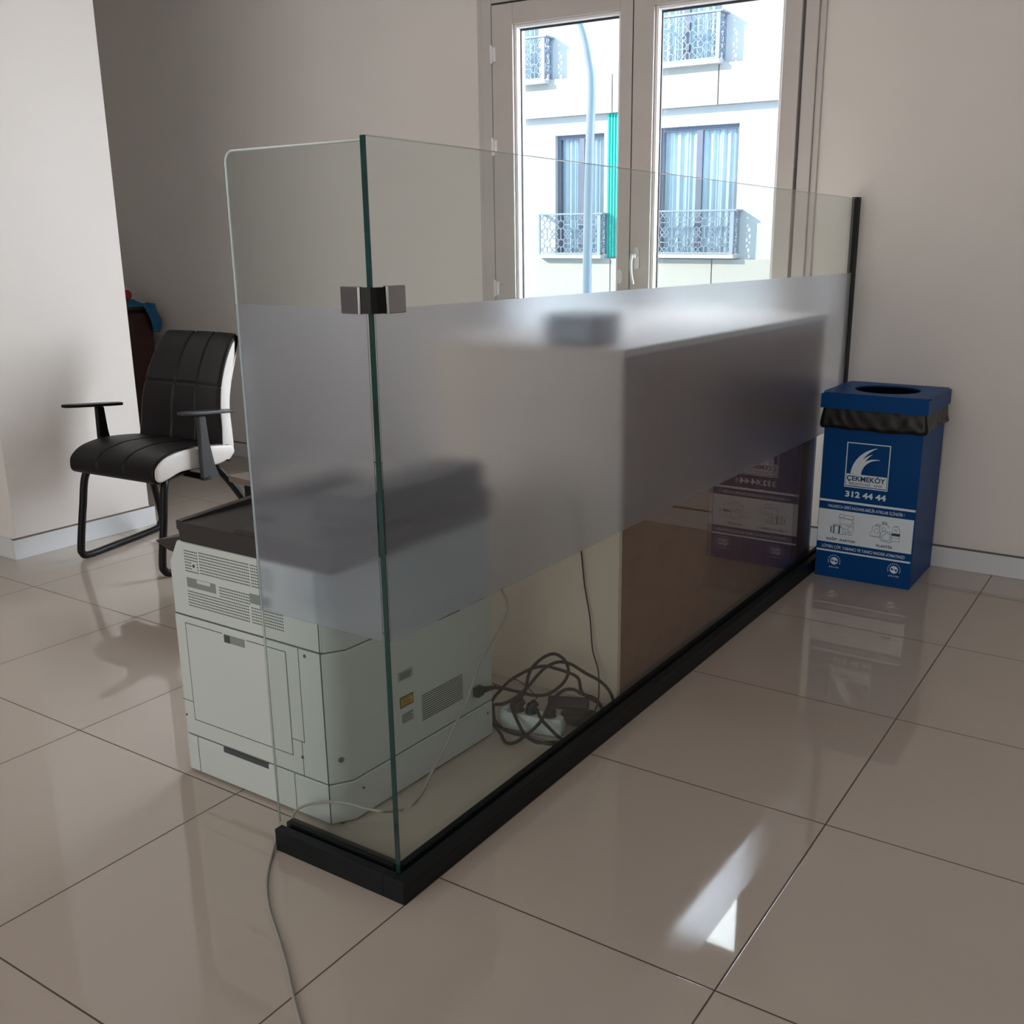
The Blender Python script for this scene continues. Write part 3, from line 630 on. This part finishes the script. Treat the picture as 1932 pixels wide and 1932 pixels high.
arc_blade(.238, .402, .115, .026, PI * .97, PI * .56, .0005)
arc_blade(.236, .400, .098, .022, PI * .98, PI * .62, .0006)
arc_blade(.212, .405, .068, .018, PI * 1.0, PI * .42, .0007)
put('emblem', bm, 'print', body_, label='framed emblem of curved blades')
text('ÇEKMEKÖY', .1115, .3865, FY - .0012, .026, 'ink', body_, wide=.142, bold=.0006)
text('BELEDİYESİ · 2009', .122, .3715, FY - .0012, .0115, 'ink', body_, wide=.120)
text('312 44 44', .110, .3235, FY, .030, 'print', body_, wide=.150, bold=.0011)
text('YALNIZCA GERİ KAZANILABİLİR ATIKLAR İÇİNDİR !', .048, .2745, FY, .0155, 'print', body_, wide=.283, bold=.0001)
text('KAĞIT - KARTON', .052, .1475, FY - .0009, .0125, 'ink', body_, wide=.108, bold=.0003)
text('PLASTİK', .240, .1475, FY - .0009, .0125, 'ink', body_, wide=.060, bold=.0003)
text('LÜTFEN ÇÖP, YABANCI VE YANICI MADDE ATMAYINIZ!', .036, .1155, FY, .0165, 'print', body_, wide=.309, bold=.0001)
def ol(bm, pts, wd=.0011, closed=True):
    P = pts + [pts[0]] if closed else pts
    for (xa, za), (xb, zb) in zip(P, P[1:]):
        d = Vector((xb - xa, zb - za)); l = d.length
        if l < 1e-6: continue
        d /= l; n = Vector((-d.y, d.x)) * wd / 2; e = d * wd * .3
        prism(bm, [(xa - n.x - e.x, za - n.y - e.y), (xb - n.x + e.x, zb - n.y + e.y), (xb + n.x + e.x, zb + n.y + e.y), (xa + n.x - e.x, za + n.y - e.y)], 'y', FY - .0008, FY - .0003)
def el(cx, cz, rx, rz, n=20, a0=0, a1=2 * PI): return [(cx + rx * math.cos(a0 + (a1 - a0) * k / n), cz + rz * math.sin(a0 + (a1 - a0) * k / n)) for k in range(n)]
bm = BM()      # paper and cardboard boxes
ol(bm, [(.095, .252), (.150, .249), (.146, .243), (.150, .236), (.108, .240), (.092, .238), (.097, .245)]); ol(bm, [(.108, .240), (.118, .249)], closed=False); ol(bm, [(.098, .237), (.146, .234), (.144, .214), (.098, .216)]); ol(bm, [(.146, .226), (.151, .226), (.150, .206)], closed=False)
ol(bm, el(.141, .198, .010, .011)); ol(bm, [(.118, .209), (.140, .209)], closed=False); ol(bm, [(.118, .187), (.140, .187)], closed=False); ol(bm, [(.112, .197), (.130, .197)], closed=False); ol(bm, [(.118, .181), (.146, .181), (.146, .176), (.116, .176)])
ol(bm, [(.071, .203), (.096, .203), (.096, .176), (.071, .176)]); ol(bm, [(.096, .203), (.112, .199), (.112, .173), (.096, .176)])
for xx in (.0775, .0985): ol(bm, [(xx, .206), (xx, .177)], wd=.004, closed=False)
ol(bm, el(.079, .209, .005, .003)); ol(bm, el(.090, .209, .006, .003)); ol(bm, el(.101, .207, .005, .003)); ol(bm, [(.066, .200), (.066, .178)], wd=.0035, closed=False)
put('pictogram', bm, 'ink', body_, label='line drawing of cardboard boxes'); bm = BM()
ol(bm, [(.214, .184), (.214, .196), (.220, .204), (.220, .220), (.226, .226), (.245, .226), (.249, .214), (.249, .183)]); ol(bm, el(.237, .207, .009, .010)); ol(bm, [(.232, .228), (.244, .228), (.244, .233), (.232, .233)]); ol(bm, [(.219, .187), (.246, .186)], closed=False)
ol(bm, el(.264, .220, .018, .017, 14, .2, PI + .2), closed=False); ol(bm, [(.256, .238), (.271, .237), (.271, .243), (.256, .244)], wd=.0018); ol(bm, el(.262, .217, .006, .007))
ol(bm, [(.252, .176), (.252, .200), (.260, .210), (.284, .209), (.292, .198), (.292, .172), (.286, .169), (.256, .172)], wd=.0014); ol(bm, [(.258, .179), (.258, .190), (.272, .204), (.286, .201), (.287, .186), (.282, .175), (.262, .176)], wd=.0014)
ol(bm, el(.306, .219, .014, .015, 12, 0, PI), closed=False); ol(bm, [(.320, .219), (.320, .177), (.294, .177)], closed=False); ol(bm, [(.292, .219), (.292, .206)], closed=False); ol(bm, [(.301, .235), (.311, .235)], closed=False)
ol(bm, el(.305, .219, .004, .004)); ol(bm, [(.295, .2025), (.319, .2025)], wd=.010, closed=False); ol(bm, [(.294, .190), (.320, .190)], closed=False)
put('pictogram', bm, 'ink', body_, label='line drawing of plastic bottles')
for gx in (.087, .311):
    bm = BM(); gz = .066 if gx < .2 else .069
    def dotp(poly): prism(bm, poly, 'y', FY - .0004, FY + .0002)
    n = 24; RO, RI = .0145, .0115
    for k in range(n):
        a, b = 2 * PI * k / n, 2 * PI * (k + 1) / n
        dotp([(gx + RO * math.cos(a), gz + RO * math.sin(a)), (gx + RO * math.cos(b), gz + RO * math.sin(b)), (gx + RI * math.cos(b), gz + RI * math.sin(b)), (gx + RI * math.cos(a), gz + RI * math.sin(a))])
    for h in (0, PI):      # two interlocked arrows
        pts = [(gx + r_ * math.cos(a + h), gz + r_ * math.sin(a + h)) for r_, a in ((.0115, .2), (.0115, .7), (.0115, 1.2), (.0115, 1.8), (.0115, 2.4), (.006, 2.5), (.002, 2.9), (.0055, .6), (.0075, .2))]
        c = sum((Vector(q) for q in pts), Vector((0, 0))) / len(pts)
        for k in range(len(pts)): dotp([pts[k], pts[(k + 1) % len(pts)], (c.x, c.y)])
    for k in range(13):
        a = -.35 + k * (PI + .7) / 12; p = Vector((gx + .0225 * math.cos(a), gz + .0225 * math.sin(a))); d = Vector((math.cos(a), math.sin(a))) * .0022; nn = Vector((-d.y, d.x)) * .55
        dotp([tuple(p - d - nn), tuple(p + d - nn), tuple(p + d + nn), tuple(p - d + nn)])
    put('recycling_mark', bm, 'print', body_, label='round two-arrow recycling mark')
    text('ÇEVKO VAKFI', gx - .019, gz - .0275, FY, .0075, 'print', body_, wide=.038)
# liner folded over the rim
bm = BM(); n = 160; rings = []
per = []
ex = .0055
for k in range(n):
    t = 4 * k / n; s = t % 1; i = int(t)
    c = [(bx0 - ex, by0 - ex), (bx1 + ex, by0 - ex), (bx1 + ex, by1 + ex * .6), (bx0 - ex, by1 + ex * .6)]
    a, b = c[i], c[(i + 1) % 4]; per.append((a[0] + (b[0] - a[0]) * s, a[1] + (b[1] - a[1]) * s))
ccx, ccy = (bx0 + bx1) / 2, (by0 + by1) / 2
for j, z in enumerate((.652, .640, .625, .610, .598, .588, .583)):
    ring = []
    for k, (x, y) in enumerate(per):
        th = k / n * 2 * PI; wv = .0022 * math.sin(th * 13 + 2 * math.sin(th * 5) + j * .9) + .0016 * math.sin(th * 29 + 3 * math.sin(th * 3) - j * 1.3) + .0012 * random.random()
        out_ = (0, .002, .004, .0055, .007, .008, .003)[j] + max(-.001, wv) * (.3 + j * .12)
        d = Vector((x - ccx, y - ccy)); d = Vector((math.copysign(1, d.x) if abs(abs(d.x) - (ccx - bx0 + ex)) < .003 else 0, math.copysign(1, d.y) if abs(abs(d.y) - (ccy - by0 + ex)) < .004 else 0))
        if y > by1: out_ = .0
        zz = z - (.012 * (1 - (x - bx0) / (bx1 - bx0)) - .004 * math.sin(th * 3.1 + 1) - .002 * math.sin(th * 11)) * (j / 6)
        ring.append(bm.verts.new((x + d.x * out_, y + d.y * out_, zz)))
    rings.append(ring)
inner = []
for z, ins in ((.699, -.001), (.6995, .03), (.60, .035), (.30, .05), (.02, .06)):
    inner.append([bm.verts.new((x + (ccx - x) * ins * 6 / 1.0 * .9, y + (ccy - y) * ins * 6 * .9, z)) for x, y in per])
for a, b in list(zip(rings, rings[1:])) + [(rings[0], inner[0])] + list(zip(inner, inner[1:])):
    for k in range(n): bm.faces.new((a[k], a[(k + 1) % n], b[(k + 1) % n], b[k]))
bm.faces.new(inner[-1])
tag(put('bin_liner', bm, 'bag', smooth=True), 'wrinkled black plastic bag folded over the rim of the blue bin', 'bag')

# ------------------------------------------------------------------ cables, power strip, adapter
def wire(name, pts, r, mt, label, cat='cable', n=8, seg=8, group=None):
    return tag(put(name, tube(BM(), spline(pts, n), r, seg), mt, smooth=True), label, cat, group)
C0, C1 = Vector((0, .53, 0)), Vector((0, .845, .25))      # leaning plane of the coil
dn = (C1 - C0); NP = Vector((0, -dn.z, dn.y))
def coil(pix, r=.006, dz=0):
    out = []
    for i, (u, v) in enumerate(pix):
        p = on(u, v, NP, C0)
        if p.z < .008: p = on(u, v, (0, 0, 1), (0, 0, .008))
        p.y -= dz * (.5 + .5 * math.sin(i * 1.7)); out.append(p if p.x < -.046 else on(u, v, (1, 0, 0), (-.046, 0, 0)))
    return out
def s7(l): return [(900 + x / 6.44, 1180 + y / 6.44) for x, y in l]
pk = thing('extension_cable', 'thick black power cord coiled in a loose heap behind the glass', 'cable', (-.15, .75, 0))
put('cord', tube(BM(), spline(coil(s7([(30, 760), (180, 740), (330, 760), (520, 810), (700, 835), (880, 820), (1030, 720), (1110, 590), (1120, 470), (1060, 390), (940, 345), (820, 380), (710, 480), (640, 590), (590, 780), (560, 850), (450, 930), (440, 1020), (490, 1150), (600, 1300), (730, 1400), (890, 1420), (1080, 1400), (1300, 1330), (1440, 1200)]), dz=.01), 8), .0044, 10), 'blk', pk, smooth=True)
put('cord', tube(BM(), spline(coil(s7([(1440, 1200), (1590, 1130), (1660, 980), (1620, 820), (1500, 680), (1350, 560), (1150, 470), (1000, 440), (880, 480), (760, 590), (640, 720), (520, 840), (380, 920), (240, 950)]), dz=.014), 8), .0044, 10), 'blk', pk, smooth=True)
put('cord', tube(BM(), spline(coil(s7([(1540, 1090), (1480, 950), (1300, 810), (1230, 640), (1120, 540), (980, 490), (850, 490), (700, 510), (560, 570), (420, 660), (300, 770), (220, 880), (205, 1010), (215, 1170), (280, 1300), (380, 1390), (500, 1390), (600, 1330), (740, 1210), (850, 1080), (920, 930), (1030, 800), (1180, 765), (1330, 800), (1450, 900), (1560, 1080)]), dz=.02), 8), .0044, 10), 'blk', pk, smooth=True)
put('cord', tube(BM(), spline(coil(s7([(210, 950), (240, 1120), (310, 1240), (430, 1310), (600, 1330), (760, 1390), (950, 1440), (1150, 1410), (1330, 1330), (1480, 1220)]), dz=.01), 8), .0044, 10), 'blk', pk, smooth=True)
put('cord', tube(BM(), spline(coil(s7([(730, 1010), (790, 1130), (900, 1260), (1010, 1370), (1120, 1400)]), dz=.004), 8), .0044, 10), 'blk', pk, smooth=True)
bm = BM(); pa = on(900, 1304, (1, 0, 0), (-.258, 0, 0)); box(bm, (-.2615, pa.y - .012, pa.z - .012), (-.245, pa.y + .014, pa.z + .012)); tube(bm, [(-.25, pa.y + .012, pa.z), (-.235, pa.y + .05, pa.z - .002)], lambda t: .009 - .004 * t, 10); put('plug', bm, 'blk', pk, bevel=.002)
wire('thin_cord', [on(1085, 940, (0, 1, 0), (0, .861, 0)), on(1097, 1045, (0, 1, 0), (0, .858, 0)), on(1103, 1105, (0, 1, 0), (0, .855, 0)), on(1113, 1165, (0, 1, 0), (0, .85, 0)), on(1118, 1225, (0, 1, 0), (0, .845, 0)), on(1129, 1268, (0, 1, 0), (0, .835, 0)), on(1129, 1320, (0, 1, 0), (0, .80, 0)), on(1120, 1345, (0, 1, 0), (0, .77, 0))], .0021, 'blk', 'thin black cord hanging down the cream end of the desk', 'cable')
wire('cable_tail', coil(s7([(190, 700), (260, 715), (330, 735), (450, 655), (560, 700), (660, 780), (730, 890)]), dz=.005), .0015, 'blk', 'thinnest black cord rising over the plugs beside the printer', 'cable')
# power strip
A = on(938, 1375, (0, 0, 1), (0, 0, 0)); Bv = on(1062, 1398, (0, 0, 1), (0, 0, 0)); ax = (Bv - A); ln = ax.length; ax.normalize(); sd = Vector((-ax.y, ax.x, 0))
ps = thing('power_strip', 'white power strip with black plugs lying under the coiled cords', 'power strip', tuple(A))
A = A + ax * .004 + sd * .03 - Vector((0.012, 0, 0)); 
def SP(a, s, z): return A + ax * a + sd * s + Vector((0, 0, z))
bm = BM(); n = 24; r0 = []; r1 = []; r2 = []
ln = min(ln, .28)
for k in range(n):
    t = 2 * PI * k / n; c, s = math.cos(t), math.sin(t); f = lambda q: math.copysign(abs(q) ** .5, q)
    r0.append(bm.verts.new(SP(ln / 2 + ln / 2 * f(c) * .97, .026 * f(s), .002))); r1.append(bm.verts.new(SP(ln / 2 + ln / 2 * f(c), .028 * f(s), .028))); r2.append(bm.verts.new(SP(ln / 2 + ln / 2 * f(c) * .94, .021 * f(s), .046)))
for a, b in ((r0, r1), (r1, r2)):
    for k in range(n): bm.faces.new((a[k], a[(k + 1) % n], b[(k + 1) % n], b[k]))
bm.faces.new(r0[::-1]); bm.faces.new(r2); put('casing', bm, 'strip', ps, bevel=.003)
for k in range(3):
    a = ln * (.22 + .28 * k); put('socket', tube(BM(), [SP(a, 0, .0455), SP(a, 0, .0468)], .0185, 20), 'labelw', ps)
for a, h in ((.30, .026), (.50, .028), (.78, .018)):
    bm = BM(); c = SP(ln * a, .0, .049); tube(bm, [c, c + Vector((0, 0, h * .6)), c + Vector((.01, .01, h))], lambda t: .018 - .008 * t, 14)
    tag(put('plug', bm, 'blk', smooth=False, bevel=.002), {.30: 'black plug in the power strip nearest the printer', .50: 'black plug in the middle of the white power strip', .78: 'low black plug at the right end of the white power strip'}[a], 'plug', 'plugs in the power strip')
# adapter
Q = on(1085, 1362, (0, 0, 1), (0, 0, .0)); Q = Vector((-.085, .80, 0))
ad = thing('power_adapter', 'black laptop power brick with grey label leaning on the coiled cords', 'power adapter', tuple(Q))
bm = BM(); box(bm, (-.062, -.022, 0), (.045, .022, .030)); o = put('casing', bm, 'blk', ad, bevel=.004); bm = BM(); box(bm, (-.055, -.018, .0301), (.030, .016, .0305)); o2 = put('rating_label', bm, 'label', ad); bm = BM(); box(bm, (.031, -.018, .0301), (.042, .010, .0306)); o3 = put('white_sticker', bm, 'print', ad)
bc = on(1078, 1338, (0, 0, 1), (0, 0, .045)); R = Matrix.Translation(bc) @ Matrix.Rotation(.42, 4, 'Z') @ Matrix.Rotation(-.6, 4, 'X')
for q in (o, o2, o3): q.data.transform(R)
ad2 = tag(put('adapter_block', box(BM(), (bc.x - .03, bc.y - .01, .002), (bc.x + .055, bc.y + .045, .036)), 'blk', bevel=.006), 'plain black adapter block lying flat beneath the labelled power brick', 'power adapter')
# grey network cable
air = [(930, 1080), (945, 1110), (957, 1140), (948, 1175), (925, 1215), (905, 1250), (892, 1290), (880, 1325), (858, 1368), (840, 1410), (818, 1450)]
P = [on(u, v, (1, 0, 0), (-.235, 0, 0)) for u, v in air]
P += [on(u, v, (0, 0, 1), (0, 0, .0045)) for u, v in ((796, 1495), (780, 1515), (757, 1528))]
P += [on(u, v, (0, 1, 0), (0, -.015, 0)) for u, v in ((725, 1531), (690, 1525), (655, 1516), (620, 1513), (585, 1517), (558, 1530))]
P += [Vector((-.372, -.045, .022)), Vector((-.376, -.075, .012))]
P += [on(u, v, (0, 0, 1), (0, 0, .0035)) for u, v in ((511, 1620), (503, 1665), (508, 1715), (524, 1765), (540, 1820), (552, 1875), (567, 1932), (590, 2010))]
wire('network_cable', P, .0030, 'whitecable', 'grey cable running past the printer and under the glass corner towards the viewer', 'cable', n=8)
